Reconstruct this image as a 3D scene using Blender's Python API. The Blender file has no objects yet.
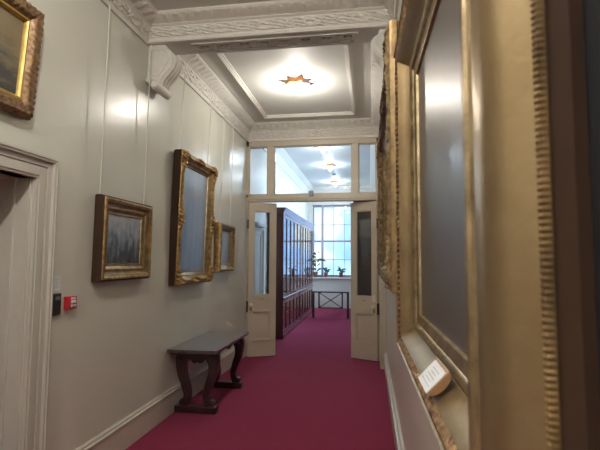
import bpy, bmesh, math, random
from mathutils import Vector, Matrix
random.seed(4)
PI = math.pi
sc = bpy.context.scene
COL = sc.collection

# ------------------------------------------------------------------ helpers
def mkmesh(name, verts, faces, mat, parent=None, smooth=False, bevel=0.0):
    me = bpy.data.meshes.new(name)
    me.from_pydata([tuple(v) for v in verts], [], faces)
    me.materials.append(mat)
    bm = bmesh.new(); bm.from_mesh(me)
    bmesh.ops.remove_doubles(bm, verts=bm.verts, dist=1e-5)
    bmesh.ops.recalc_face_normals(bm, faces=bm.faces)
    bm.to_mesh(me); bm.free()
    if smooth:
        for p in me.polygons: p.use_smooth = True
        try: me.set_sharp_from_angle(angle=math.radians(40))
        except Exception: pass
    o = bpy.data.objects.new(name, me); COL.objects.link(o)
    if parent is not None: o.parent = parent
    if bevel:
        m = o.modifiers.new('bevel', 'BEVEL'); m.width = bevel; m.segments = 2
        m.limit_method = 'ANGLE'; m.angle_limit = math.radians(40)
    return o

class MB:
    """collects shapes for ONE mesh"""
    def __init__(s): s.v = []; s.f = []
    def add(s, vs, fs):
        n = len(s.v); s.v += [Vector(v) for v in vs]; s.f += [tuple(i+n for i in f) for f in fs]; return s
    def box(s, x0, x1, y0, y1, z0, z1):
        vs = [(x, y, z) for x in (x0, x1) for y in (y0, y1) for z in (z0, z1)]
        return s.add(vs, [(0,1,3,2),(4,6,7,5),(0,4,5,1),(2,3,7,6),(0,2,6,4),(1,5,7,3)])
    def rbox(s, c, half, M):
        vs = [Vector(c) + M @ Vector((a*half[0], b*half[1], d*half[2])) for a in (-1,1) for b in (-1,1) for d in (-1,1)]
        return s.add(vs, [(0,1,3,2),(4,6,7,5),(0,4,5,1),(2,3,7,6),(0,2,6,4),(1,5,7,3)])
    def bar(s, p, q, w, t, up=(0,0,1)):
        p, q = Vector(p), Vector(q); d = (q-p); L = d.length; d.normalize()
        u = Vector(up); a = d.cross(u)
        if a.length < 1e-4: a = d.cross(Vector((1,0,0)))
        a.normalize(); b = d.cross(a)
        M = Matrix((d, a, b)).transposed()
        return s.rbox((p+q)/2, (L/2, w/2, t/2), M)
    def tube(s, pts, rads, n=10, caps=True):
        pts = [Vector(p) for p in pts]
        if not isinstance(rads, (list, tuple)): rads = [rads]*len(pts)
        base = len(s.v); ref = None
        for i, p in enumerate(pts):
            t = pts[min(i+1, len(pts)-1)] - pts[max(i-1, 0)]; t.normalize()
            if ref is None:
                ref = t.orthogonal()
            ref = (ref - t*ref.dot(t)); ref.normalize(); b = t.cross(ref)
            for k in range(n):
                a = 2*PI*k/n; s.v.append(p + (ref*math.cos(a) + b*math.sin(a))*rads[i])
        for i in range(len(pts)-1):
            for k in range(n):
                a = base+i*n+k; c = base+i*n+(k+1) % n
                s.f.append((a, c, c+n, a+n))
        if caps:
            s.f.append(tuple(base+k for k in range(n))[::-1])
            s.f.append(tuple(base+(len(pts)-1)*n+k for k in range(n)))
        return s
    def lathe(s, prof, c=(0,0,0), n=20):
        base = len(s.v); c = Vector(c)
        for r, z in prof:
            for k in range(n):
                a = 2*PI*k/n; s.v.append(c + Vector((r*math.cos(a), r*math.sin(a), z)))
        for i in range(len(prof)-1):
            for k in range(n):
                a = base+i*n+k; d = base+i*n+(k+1) % n
                s.f.append((a, d, d+n, a+n))
        s.f.append(tuple(base+k for k in range(n))); s.f.append(tuple(base+(len(prof)-1)*n+k for k in range(n)))
        return s
    def grid(s, nu, nv, fn):
        base = len(s.v)
        for i in range(nu+1):
            for j in range(nv+1): s.v.append(Vector(fn(i, j)))
        for i in range(nu):
            for j in range(nv):
                a = base+i*(nv+1)+j
                s.f.append((a, a+1, a+nv+2, a+nv+1))
        return s
    def prism(s, outline, axis, a0, a1):
        """extrude a 2-D outline (tuple pairs) along axis from a0 to a1"""
        def P(u, v, a):
            return {0:(a,u,v), 1:(u,a,v), 2:(u,v,a)}[axis]
        n = len(outline)
        vs = [P(u, v, a0) for u, v in outline] + [P(u, v, a1) for u, v in outline]
        fs = [tuple(range(n))[::-1], tuple(range(n, 2*n))]
        for i in range(n):
            j = (i+1) % n; fs.append((i, j, j+n, i+n))
        return s.add(vs, fs)
    def build(s, name, mat, parent=None, smooth=False, bevel=0.0):
        return mkmesh(name, s.v, s.f, mat, parent, smooth, bevel)

def tag(o, label=None, cat=None, group=None, kind=None):
    if label: o['label'] = label
    if cat: o['category'] = cat
    if group: o['group'] = group
    if kind: o['kind'] = kind
    return o
def empty(name, loc=(0,0,0), rot=(0,0,0), label=None, cat=None, group=None, kind=None):
    o = bpy.data.objects.new(name, None); COL.objects.link(o)
    o.location = loc; o.rotation_euler = rot; o.empty_display_size = 0.1
    return tag(o, label, cat, group, kind)
def copy_tree(o, parent=None):
    c = o.copy(); COL.objects.link(c); c.parent = parent
    for ch in list(o.children): copy_tree(ch, c)
    return c
def struct(o, label, cat): return tag(o, label, cat, None, 'structure')

# ------------------------------------------------------------------ materials
def new_mat(name):
    m = bpy.data.materials.new(name); m.use_nodes = True
    nt = m.node_tree; b = nt.nodes['Principled BSDF']
    return m, nt, b
def noise(nt, scale, detail=4, rough=0.6, vec=None, stretch=None, coord='Object'):
    tc = nt.nodes.new('ShaderNodeTexCoord'); n = nt.nodes.new('ShaderNodeTexNoise')
    n.inputs['Scale'].default_value = scale; n.inputs['Detail'].default_value = detail
    n.inputs['Roughness'].default_value = rough
    src = tc.outputs[coord]
    if stretch:
        mp = nt.nodes.new('ShaderNodeMapping'); mp.inputs['Scale'].default_value = stretch
        nt.links.new(src, mp.inputs['Vector']); src = mp.outputs['Vector']
    nt.links.new(src, n.inputs['Vector'])
    return n.outputs['Fac']
def ramp(nt, fac, stops):
    r = nt.nodes.new('ShaderNodeValToRGB'); e = r.color_ramp.elements
    while len(e) > 1: e.remove(e[-1])
    e[0].position = stops[0][0]; e[0].color = (*stops[0][1], 1)
    for p, c in stops[1:]:
        x = e.new(p); x.color = (*c, 1)
    nt.links.new(fac, r.inputs['Fac']); return r.outputs['Color']
def bump(nt, b, fac, strength, dist=0.01):
    n = nt.nodes.new('ShaderNodeBump'); n.inputs['Strength'].default_value = strength
    n.inputs['Distance'].default_value = dist
    nt.links.new(fac, n.inputs['Height']); nt.links.new(n.outputs['Normal'], b.inputs['Normal'])
def mat(name, c, rough=0.5, metal=0.0, var=0.12, scale=6, bmp=0.0, bscale=60, spec=0.5, coat=0.0, coat_r=0.05, stretch=None, bdist=0.01):
    m, nt, b = new_mat(name)
    f = noise(nt, scale, stretch=stretch)
    lo = tuple(max(0, x*(1-var)) for x in c); hi = tuple(min(1, x*(1+var)) for x in c)
    nt.links.new(ramp(nt, f, [(0.3, lo), (0.7, hi)]), b.inputs['Base Color'])
    b.inputs['Roughness'].default_value = rough; b.inputs['Metallic'].default_value = metal
    b.inputs['Specular IOR Level'].default_value = spec
    b.inputs['Coat Weight'].default_value = coat; b.inputs['Coat Roughness'].default_value = coat_r
    if bmp: bump(nt, b, noise(nt, bscale, stretch=stretch), bmp, bdist)
    return m
def gold(name, c, dark, rough=0.38, metal=0.75, scale=18, lo=0.35, hi=0.65):
    m, nt, b = new_mat(name)
    f = noise(nt, scale, 6, 0.7)
    nt.links.new(ramp(nt, f, [(lo, dark), (hi, c)]), b.inputs['Base Color'])
    b.inputs['Metallic'].default_value = metal; b.inputs['Roughness'].default_value = rough
    bump(nt, b, noise(nt, 90), 0.15, 0.004)
    return m
def glass(name, tint=(1,1,1), refl=1.0, rough=0.02):
    m = bpy.data.materials.new(name); m.use_nodes = True; nt = m.node_tree
    nt.nodes.remove(nt.nodes['Principled BSDF'])
    out = nt.nodes['Material Output']; t = nt.nodes.new('ShaderNodeBsdfTransparent'); g = nt.nodes.new('ShaderNodeBsdfGlossy')
    t.inputs['Color'].default_value = (*tint, 1); g.inputs['Roughness'].default_value = rough
    fr = nt.nodes.new('ShaderNodeFresnel'); fr.inputs['IOR'].default_value = 1.5
    mu = nt.nodes.new('ShaderNodeMath'); mu.operation = 'MULTIPLY'; mu.inputs[1].default_value = refl
    nt.links.new(fr.outputs[0], mu.inputs[0])
    mx = nt.nodes.new('ShaderNodeMixShader'); nt.links.new(mu.outputs[0], mx.inputs[0])
    nt.links.new(t.outputs[0], mx.inputs[1]); nt.links.new(g.outputs[0], mx.inputs[2]); nt.links.new(mx.outputs[0], out.inputs['Surface'])
    return m
def glow(name, c, strength, trans=0.5):
    m = bpy.data.materials.new(name); m.use_nodes = True; nt = m.node_tree
    nt.nodes.remove(nt.nodes['Principled BSDF']); out = nt.nodes['Material Output']
    e = nt.nodes.new('ShaderNodeEmission'); e.inputs['Color'].default_value = (*c, 1); e.inputs['Strength'].default_value = strength
    t = nt.nodes.new('ShaderNodeBsdfTransparent'); mx = nt.nodes.new('ShaderNodeMixShader'); mx.inputs[0].default_value = trans
    nt.links.new(e.outputs[0], mx.inputs[1]); nt.links.new(t.outputs[0], mx.inputs[2]); nt.links.new(mx.outputs[0], out.inputs['Surface'])
    return m

M = {}
M['wall'] = mat('wall_paint', (.60,.59,.515), rough=.28, var=.03, scale=1.5, bmp=.08, bscale=7, bdist=.02)
M['wall_far'] = mat('far_wall_paint', (.66,.63,.56), rough=.4, var=.03, scale=1.5)
M['ceil'] = mat('ceiling_paint', (.62,.61,.575), rough=.6, var=.03, scale=2)
M['plaster'] = mat('plaster', (.68,.65,.60), rough=.55, var=.05, scale=12)
M['wood_paint'] = mat('cream_woodwork', (.50,.435,.345), rough=.32, var=.04, scale=5)
M['skirt'] = mat('skirting_paint', (.56,.52,.45), rough=.3, var=.04, scale=5)
M['arch'] = mat('architrave_paint', (.52,.49,.44), rough=.34, var=.04, scale=5)
def carpet():
    m, nt, b = new_mat('carpet')
    f = noise(nt, 75, 4, 0.9)
    g = noise(nt, 9, 3)
    c1 = ramp(nt, f, [(0.3, (.125,.006,.022)), (0.7, (.30,.022,.066))])
    mx = nt.nodes.new('ShaderNodeMixRGB'); mx.blend_type = 'MULTIPLY'; mx.inputs[0].default_value = .35
    nt.links.new(c1, mx.inputs[1]); nt.links.new(ramp(nt, g, [(0.35, (.7,.7,.7)), (0.65, (1,1,1))]), mx.inputs[2])
    nt.links.new(mx.outputs[0], b.inputs['Base Color'])
    b.inputs['Roughness'].default_value = .95; b.inputs['Specular IOR Level'].default_value = .15
    b.inputs['Sheen Weight'].default_value = .25; b.inputs['Sheen Tint'].default_value = (1,.35,.6,1)
    bump(nt, b, f, .5, .006); return m
M['carpet'] = carpet()
M['gold'] = gold('gilt', (.56,.38,.16), (.20,.11,.04))
M['gold_red'] = gold('worn_gilt_over_red_clay', (.33,.21,.10), (.10,.045,.03), rough=.5, metal=.5, scale=30)
M['gold_carved'] = gold('carved_bronze_gilt', (.30,.21,.10), (.07,.045,.025), rough=.6, metal=.35, scale=35)
M['gold_dull'] = gold('dull_gilt', (.44,.34,.20), (.20,.14,.075), rough=.38, metal=.8)
M['gold_pale'] = gold('pale_gilt', (.44,.33,.19), (.34,.24,.13), rough=.38, metal=.9, scale=5)
M['gold_side'] = gold('gilt_side', (.34,.22,.09), (.13,.08,.04), rough=.45, metal=.55, scale=9)
M['gold_bright'] = gold('bright_gilt', (.58,.41,.13), (.38,.25,.07), rough=.35, metal=.55, scale=12)
M['orange_gold'] = gold('orange_gilt', (.62,.34,.08), (.40,.20,.05), rough=.4, metal=.3, scale=12)
M['brown'] = mat('brown_slip', (.048,.026,.017), rough=.7, spec=.3, var=.15, scale=8)
M['mahog'] = mat('mahogany', (.085,.022,.018), rough=.2, var=.3, scale=5, stretch=(1,1,.15), coat=.4)
M['dark_wood'] = mat('dark_carved_wood', (.034,.012,.012), rough=.28, var=.3, scale=8, coat=.3)
M['table_top'] = mat('polished_table_top', (.055,.03,.034), rough=.12, spec=.9, var=.3, scale=6, coat=1.0)
M['black'] = mat('black_plastic', (.018,.016,.016), rough=.4)
M['iron'] = mat('dark_iron', (.045,.032,.03), rough=.4, metal=.4)
M['red'] = mat('red_plastic', (.50,.02,.03), rough=.35, var=.04)
M['white'] = mat('white_paper', (.72,.73,.76), rough=.6, var=.03)
M['grey_ink'] = mat('grey_ink', (.45,.47,.52), rough=.7)
M['brass'] = mat('brass', (.42,.28,.10), rough=.3, metal=.9)
M['nickel'] = mat('white_china_knob', (.70,.64,.55), rough=.2)
M['grey_metal'] = mat('grey_metal', (.22,.23,.25), rough=.4, metal=.4)
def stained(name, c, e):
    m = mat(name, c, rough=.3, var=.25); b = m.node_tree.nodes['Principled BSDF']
    b.inputs['Emission Color'].default_value = (*c, 1); b.inputs['Emission Strength'].default_value = e; return m  # emission stands in for lamplight passing through the glass petals
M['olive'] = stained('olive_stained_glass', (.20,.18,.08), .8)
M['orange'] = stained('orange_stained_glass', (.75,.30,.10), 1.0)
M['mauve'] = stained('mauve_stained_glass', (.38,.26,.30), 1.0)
M['pot'] = mat('terracotta', (.20,.085,.06), rough=.7)
M['leaf'] = mat('leaf', (.045,.10,.05), rough=.45, var=.4)
M['soil'] = mat('soil', (.03,.02,.015), rough=.9)
M['card_wood'] = mat('label_wood', (.36,.20,.10), rough=.35, var=.2, scale=10)
M['window_paint'] = mat('window_paint', (.40,.34,.37), rough=.35, var=.05)
M['key'] = mat('key_plaster', (.62,.61,.58), rough=.6)
M['glass'] = glass('clear_glass', (.97,.99,1), 1.0)
M['glass_cab'] = glass('cabinet_glass', (.75,.85,.9), 1.6)
M['glow'] = glow('lit_lamp_glass', (1,.96,.86), 3.0)

def painting_mat(name, stops, scale, stretch, rough=.2, coat=.5, grad=0.6, coat_r=.08, wav=0.0):
    m, nt, b = new_mat(name)
    tc = nt.nodes.new('ShaderNodeTexCoord'); sep = nt.nodes.new('ShaderNodeSeparateXYZ')
    nt.links.new(tc.outputs['Generated'], sep.inputs[0])
    n = noise(nt, scale, 7, .62, stretch=stretch, coord='Generated')
    mu = nt.nodes.new('ShaderNodeMath'); mu.operation = 'MULTIPLY'; mu.inputs[1].default_value = grad
    nt.links.new(sep.outputs['Z'], mu.inputs[0])
    mn = nt.nodes.new('ShaderNodeMath'); mn.operation = 'MULTIPLY_ADD'; mn.inputs[1].default_value = 1.3; mn.inputs[2].default_value = -.3 - grad/2 + .15
    nt.links.new(n, mn.inputs[0])
    ad = nt.nodes.new('ShaderNodeMath'); ad.operation = 'ADD'
    nt.links.new(mu.outputs[0], ad.inputs[0]); nt.links.new(mn.outputs[0], ad.inputs[1])
    nt.links.new(ramp(nt, ad.outputs[0], stops), b.inputs['Base Color'])
    b.inputs['Roughness'].default_value = rough; b.inputs['Coat Weight'].default_value = coat; b.inputs['Coat Roughness'].default_value = coat_r
    if wav:
        bn = nt.nodes.new('ShaderNodeBump'); bn.inputs['Strength'].default_value = wav; bn.inputs['Distance'].default_value = .01
        nt.links.new(noise(nt, 9, 3, .6, stretch=(2,1,.5), coord='Object'), bn.inputs['Height'])
        nt.links.new(bn.outputs['Normal'], b.inputs['Normal']); nt.links.new(bn.outputs['Normal'], b.inputs['Coat Normal'])
    return m
M['art_mountain'] = painting_mat('mountain_scene', [(.0,(.035,.035,.04)),(.35,(.06,.058,.055)),(.5,(.15,.125,.085)),(.62,(.20,.155,.09)),(1,(.24,.185,.11))], 3.0, (1.2,1,1.6), rough=.45, coat=.15, grad=.75)
M['art_winter'] = painting_mat('winter_scene', [(.0,(.03,.036,.045)),(.3,(.07,.085,.11)),(.5,(.18,.22,.28)),(.7,(.32,.36,.42)),(1,(.45,.47,.52))], 6.0, (1.6,1,.45), coat=.5, grad=.8, wav=.1)
M['art_pale_reflection'] = painting_mat('pale_scene_with_reflection', [(.0,(.13,.18,.29)),(.4,(.23,.31,.45)),(.7,(.31,.37,.48)),(1,(.36,.40,.49))], 4.0, (1.5,1,.5), coat=1.0, grad=.3, wav=.12)  # bluish base colour carries the window reflection on the picture
M['art_dark'] = painting_mat('dark_canvas', [(.0,(.05,.044,.042)),(.5,(.075,.066,.062)),(1,(.11,.098,.09))], 2.5, (1,1,.7), rough=.38, coat=.35, grad=.3, coat_r=.36, wav=.06)
M['art_black'] = painting_mat('near_canvas', [(.0,(.012,.013,.015)),(.6,(.022,.023,.025)),(1,(.04,.04,.04))], 2.0, (1,1,1), rough=.6, coat=.0, grad=.3, coat_r=.3)

M['art_black'].node_tree.nodes['Principled BSDF'].inputs['Specular IOR Level'].default_value = .08
M['brown'].node_tree.nodes['Principled BSDF'].inputs['Specular IOR Level'].default_value = .12

# ------------------------------------------------------------------ dimensions (metres; camera at x=0, y=0, z=1.6, corridor runs along +y)
XL, XR = -2.067, 0.24
YB, YE = -3.0, 7.35            # back of the corridor, glazed end screen
YF = 15.1                      # window wall of the room beyond
ZN, ZC, ZF = 3.82, 3.87, 4.05  # ceilings: near bay, far bay, room beyond
ZCB = 3.61                     # underside of the cornice
BY0, BY1 = 3.84, 4.10          # ceiling beam

# ------------------------------------------------------------------ shell
o = MB().box(XL-.6, XR+.3, YB-.1, YF+.1, -.12, 0).build('floor', M['carpet']); struct(o, 'crimson carpet running the length of the corridor', 'floor')
mb = MB(); mb.box(XL-.1, XR+.1, YB, BY0+.1, ZN, ZN+.15); mb.box(XL-.1, XR+.1, BY1-.1, YE+.12, ZC, ZC+.15); mb.box(XL-.1, XR+.1, YE+.02, YF+.1, ZF, ZF+.15)
o = mb.build('ceiling', M['ceil']); struct(o, 'pale plaster ceiling over corridor and room beyond', 'ceiling')
# left wall with the near doorway (opening y 1.55..2.53, z 0..2.10) and the doorway of the room beyond
DY0, DY1, DZ = 1.55, 2.495, 2.10
mb = MB()
mb.box(XL-.1, XL, YB, DY0, 0, 4.2); mb.box(XL-.1, XL, DY0, DY1, DZ, 4.2); mb.box(XL-.1, XL, DY1, YE+.02, 0, 4.2)
o = mb.build('wall_left', M['wall']); struct(o, 'glossy cream painted wall on the left', 'wall')
o = MB().box(XR, XR+.1, YB, YE+.02, 0, 4.2).build('wall_right', M['wall']); struct(o, 'cream painted wall on the right behind gilt frames', 'wall')
o = MB().box(XL-.1, XR+.1, YB-.1, YB, 0, 4.2).build('wall_back', M['wall']); struct(o, 'cream wall closing the corridor behind the viewer', 'wall')
o = MB().box(XL-.1, XL, YE+.02, YF+.1, 0, 4.2).build('wall_far_left', M['wall_far']); struct(o, 'pale wall behind the glazed bookcase', 'wall')
SIDEW = [(9.3, 11.4), (12.1, 14.5)]  # unseen side windows, added to bring blue daylight into the room beyond
mb = MB(); mb.box(XR, XR+.1, YE+.02, 9.3, 0, 4.2); mb.box(XR, XR+.1, 11.4, 12.1, 0, 4.2); mb.box(XR, XR+.1, 14.5, YF+.1, 0, 4.2); mb.box(XR, XR+.1, 9.3, 14.5, 0, .95); mb.box(XR, XR+.1, 9.3, 14.5, 3.35, 4.2)
o = mb.build('wall_far_right', M['wall_far']); struct(o, 'pale right wall of the room beyond the doors', 'wall')
for k, (a, b_) in enumerate(SIDEW):
    r = empty('window_%d' % (3+k), (XR, 0, 0), label='added unseen side window on the right of the room beyond, %s' % ('nearer the doors' if k == 0 else 'farther from the doors'), cat='window', kind='structure')
    mb = MB(); mb.box(.03, .09, a, a+.05, .95, 3.35); mb.box(.03, .09, b_-.05, b_, .95, 3.35); mb.box(.03, .09, a, b_, .95, 1.02); mb.box(.03, .09, a, b_, 3.28, 3.35); mb.box(.03, .09, a, b_, 2.12, 2.17); mb.box(.04, .08, (a+b_)/2-.012, (a+b_)/2+.012, .95, 3.35)
    mb.build('frame', M['wood_paint'], r)
    MB().box(.058, .062, a+.05, b_-.05, 1.02, 3.28).build('glass_pane', M['glass'], r)
# window wall of the room beyond, with a wide three-part opening
WX0, WX1, WZ0, WZ1 = -1.90, -0.02, 1.02, 3.45
mb = MB(); mb.box(XL, WX0, YF, YF+.35, 0, 4.2); mb.box(WX1, XR, YF, YF+.35, 0, 4.2); mb.box(WX0, WX1, YF, YF+.35, 0, WZ0); mb.box(WX0, WX1, YF, YF+.35, WZ1, 4.2)
mb.box(XL, XR, YF-.02, YF, .55, .60)
o = mb.build('wall_far_end', M['wall_far']); struct(o, 'pale wall under and around the tall far window', 'wall')

# ------------------------------------------------------------------ plaster ornament: relief cornices
def frac(x): return x-math.floor(x)
def scroll(s, q):          # rinceau of spirals; q in 0..1 across the band
    p = .21; u = (frac(s/p)-.5)*p/.105; v = (q-.5)*2
    if int(math.floor(s/p)) % 2: v = -v
    r = math.hypot(u, v); a = math.atan2(v, u)
    ros = max(0, 1-r/.75)*(.55+.45*math.cos(6*a)) if int(math.floor(s/p)) % 2 == 0 else max(0, math.cos(a+6*r))**1.2*max(0, 1-r*.8)
    lf = abs(math.sin(s*62+3.2*math.sin(q*7)))*abs(math.cos(q*11+s*24))*min(1, r*1.1)
    h = .75*ros + .75*lf
    return h*min(1, 7*q)*min(1, 7*(1-q))
def acanthus(s, q):
    p = .105; u = (frac(s/p)-.5)*2
    w = .95*(math.sin(PI*min(1, .25+q*.75)))**.5
    inside = max(0, 1-abs(u)/max(w, .05))
    return (inside**.6)*(.75+.25*math.cos(u*11-q*5*abs(u)))*(.35+.65*q)
def egg(s, q): return abs(math.sin(PI*s/.05))*math.sin(PI*q)
def profile_cornice(zb, zc):
    """list of (d, z, relief_name, q); bottom to top"""
    H = zc-zb; P = []
    def seg(d0, z0, d1, z1, n, kind=None, a=0):
        for i in range(n+1): 
            t = i/n; P.append((d0+(d1-d0)*t, z0+(z1-z0)*t, kind, t, a))
    seg(.0, zb, .022, zb, 1); seg(.022, zb, .030, zb+.014, 1); seg(.030, zb+.014, .018, zb+.026, 1); seg(.018, zb+.026, .024, zb+.038, 1)
    z1 = zb+.60*H
    seg(.024, zb+.040, .075, z1, 16, 'scroll', .024)
    seg(.085, z1+.002, .098, z1+.012, 1); seg(.098, z1+.012, .090, z1+.022, 1)
    seg(.092, z1+.024, .185, zc-.026, 12, 'acanthus', .026)
    seg(.190, zc-.026, .205, zc-.012, 1); seg(.205, zc-.012, .200, zc+.004, 1)
    return P
REL = {'scroll': scroll, 'acanthus': acanthus}
def cornice(name, origin, direc, normal, L, zb, zc, label, mitre=(1,1), step=.011):
    P = profile_cornice(zb, zc); origin, direc, normal = Vector(origin), Vector(direc), Vector(normal)
    n = max(4, int(L/step)); mb = MB()
    def fn(i, j):
        d, z, k, q, a = P[j]
        s0 = d*mitre[0]; s1 = L-d*mitre[1]; s = s0+(s1-s0)*i/n
        h = REL[k](s, q)*a if k else 0
        return origin + direc*s + normal*(d+h*.9) + Vector((0,0,z-h*.45))
    mb.grid(n, len(P)-1, fn)
    o = mb.build(name, M['plaster'], smooth=True); return struct(o, label, 'cornice')
cornice('trim_1', (XL, -1.0, 0), (0,1,0), (1,0,0), BY0+1.0, ZCB, ZN, 'carved plaster cornice on the left wall nearer than the beam', (0,1))
cornice('trim_2', (XR, -1.0, 0), (0,1,0), (-1,0,0), BY0+1.0, ZCB, ZN, 'carved plaster cornice on the right wall nearer than the beam', (0,1))
cornice('trim_3', (XL, BY0, 0), (1,0,0), (0,-1,0), XR-XL, ZCB+.01, ZN, 'carved plaster frieze along the near face of the beam')
cornice('trim_4', (XL, BY1, 0), (0,1,0), (1,0,0), YE-BY1, ZCB, ZC, 'carved plaster cornice on the left wall beyond the beam', (0,1))
cornice('trim_5', (XR, BY1, 0), (0,1,0), (-1,0,0), YE-BY1, ZCB, ZC, 'carved plaster cornice on the right wall beyond the beam', (0,1))
cornice('trim_6', (XL, YE, 0), (1,0,0), (0,-1,0), XR-XL, ZCB-.01, ZC, 'carved plaster cornice above the glazed transom')
cornice('trim_7', (XL, YE+.12, 0), (0,1,0), (1,0,0), YF-YE-.12, 3.77, ZF, 'plaster cornice above the bookcase in the room beyond', (0,1), step=.03)
cornice('trim_8', (XR, YE+.12, 0), (0,1,0), (-1,0,0), YF-YE-.12, 3.77, ZF, 'plaster cornice on the right wall of the room beyond', (0,1), step=.03)
cornice('trim_9', (XL, YF, 0), (1,0,0), (0,-1,0), XR-XL, 3.77, ZF, 'plaster cornice above the far window', step=.03)

# ceiling beam with a Greek key panel on its underside
bz = ZCB+.012
beam = MB().box(XL, XR, BY0, BY1, bz, 4.02).build('trim_10', M['ceil']); struct(beam, 'plaster beam crossing the ceiling with key pattern underneath', 'beam')
KX0, KX1, KY0, KY1 = XL+.42, XR-.34, BY0+.065, BY0+.205
mb = MB(); z0, z1 = bz-.009, bz
t = .020
mb.box(KX0, KX1, KY0-.016, KY0-.008, z0, z1); mb.box(KX0, KX1, KY1+.008, KY1+.016, z0, z1)
n = int((KX1-KX0)/.175); p = (KX1-KX0)/n; hy = KY1-KY0
for i in range(n):
    x = KX0+i*p
    a, b_ = x+.06*p, x+.92*p
    mb.box(a, a+t, KY0, KY1, z0, z1); mb.box(a, a+.72*p, KY1-t, KY1, z0, z1)
    mb.box(a+.72*p-t, a+.72*p, KY0+.30*hy, KY1, z0, z1); mb.box(a+.34*p, a+.72*p, KY0+.30*hy, KY0+.30*hy+t, z0, z1)
    mb.box(a+.34*p, a+.34*p+t, KY0+.30*hy, KY1-.32*hy, z0, z1); mb.box(a, x+1.06*p, KY0, KY0+t, z0, z1)
mb.build('key_pattern', M['key'], beam)
# raised border moulding on the far bay ceiling
mb = MB(); bx0, bx1, by0, by1 = -1.66, -.175, 4.5, 6.86
for (e0, e1, zz) in ((0, .075, .018), (.014, .058, .034), (.026, .044, .044)):
    for (x0, x1, y0, y1) in ((bx0+e0, bx0+e1, by0+e0, by1-e0), (bx1-e1, bx1-e0, by0+e0, by1-e0), (bx0+e0, bx1-e0, by0+e0, by0+e1), (bx0+e0, bx1-e0, by1-e1, by1-e0)):
        mb.box(x0, x1, y0, y1, ZC-zz, ZC+.002)
o = mb.build('trim_11', M['plaster'], bevel=.004); struct(o, 'raised rectangular ceiling moulding round the star lamp', 'moulding')

# scroll brackets carrying the beam
def bracket(x, sgn, label, k=1.0):
    r = empty('scroll_bracket', (x, 0, ZCB+.012), label=label, cat='bracket', kind='structure')
    r.scale = (k, 1, k)
    zt = 0; ya, yb = BY0+.03, BY1-.02
    out = [(0, zt), (.19, zt), (.205, zt-.03), (.205, zt-.055), (.235, zt-.075), (.275, zt-.12), (.285, zt-.165), (.265, zt-.22), (.225, zt-.275), (.175, zt-.325), (.15, zt-.365), (.135, zt-.41), (.095, zt-.43), (.055, zt-.41), (.04, zt-.36), (.0, zt-.33)]
    out = [(u*.9, zt+(v-zt)*.95) for u, v in out]
    MB().prism([(sgn*u, v) for u, v in out], 1, ya, yb).build('body', M['plaster'], r, bevel=.006)
    # raised border on the side panel and ribbed front scroll
    mb = MB(); ins = [(.03, zt-.05), (.165, zt-.05), (.225, zt-.12), (.232, zt-.165), (.17, zt-.26), (.10, zt-.33), (.05, zt-.30), (.03, zt-.27)]
    ins = [(u*.9, zt+(v-zt)*.95) for u, v in ins]
    for i in range(len(ins)):
        a, b_ = ins[i], ins[(i+1) % len(ins)]
        mb.tube([(sgn*a[0], ya, a[1]), (sgn*b_[0], ya, b_[1])], .008, 6)
    mb.build('panel_border', M['plaster'], r, smooth=True)
    mb = MB()
    for k in range(4):
        yy = ya+.03+k*(yb-ya-.06)/3
        mb.tube([(sgn*u, yy, v) for u, v in out[4:13]], .018, 7)
    mb.build('front_fluting', M['plaster'], r, smooth=True)
    mb = MB(); mb.tube([(sgn*.095, ya-.05, zt-.40), (sgn*.095, ya-.03, zt-.40), (sgn*.095, yb+.03, zt-.40), (sgn*.095, yb+.05, zt-.40)], [.03, .045, .045, .03], 14)
    mb.tube([(sgn*.035, ya-.05, zt-.355), (sgn*.035, ya-.03, zt-.355), (sgn*.035, yb+.03, zt-.355), (sgn*.035, yb+.05, zt-.355)], [.025, .035, .035, .025], 14)
    mb.build('bottom_scroll', M['plaster'], r, smooth=True)
bracket(XL, 1, 'plaster scroll bracket under the left end of the beam')
bracket(XR, -1, 'plaster scroll bracket under the right end of the beam', .8)

# skirting boards
def skirting(name, x, sgn, y0, y1, label, h=.25, d=.03, m='skirt'):
    out = [(0,0), (d,0), (d,h-.045), (d+.008,h-.04), (d+.008,h-.028), (d-.008,h-.022), (d-.008,h-.010), (d-.016,h), (0,h)]
    o = MB().prism([(x+sgn*u, v) for u, v in out], 1, y0, y1).build(name, M[m]); struct(o, label, 'skirting board')
skirting('baseboard_left', XL, 1, DY1+.17, YE, 'moulded cream skirting board along the left wall')
skirting('baseboard_right', XR, -1, YB, 6.83, 'moulded cream skirting board along the right wall', h=.25, d=.034)
skirting('baseboard_near_left', XL, 1, YB, DY0-.17, 'skirting board nearer than the left doorway')

# ------------------------------------------------------------------ near left doorway
r = empty('door_3', (XL, DY1, 0), label='cream panelled doorway with moulded architrave at left edge', cat='doorway', kind='structure')
def arch_profile(mb, y0, y1, z1, W, x, sgn):
    """stepped architrave around an opening, from the opening edge outward by W"""
    steps = [(0, .55*W, .022), (.10*W, .52*W, .030), (.55*W, W, .036), (.80*W, W, .058), (.90*W, .98*W, .066)]
    for a, b_, d in steps:
        xs = sorted((x, x+sgn*d))
        mb.box(*xs, y1+a, y1+b_, 0, z1+b_); mb.box(*xs, y0-b_, y0-a, 0, z1+b_); mb.box(*xs, y0-a, y1+a, z1+a, z1+b_)
mb = MB(); arch_profile(mb, 0-(DY1-DY0), 0, DZ, .14, 0, 1); mb.build('architrave', M['arch'], r, bevel=.004)
mb = MB()
mb.box(-.45, .002, -.004, .03, 0, DZ); mb.box(-.45, 0, DY0-DY1-.03, DY0-DY1, 0, DZ); mb.box(-.45, 0, DY0-DY1-.03, .03, DZ, DZ+.03)
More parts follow.
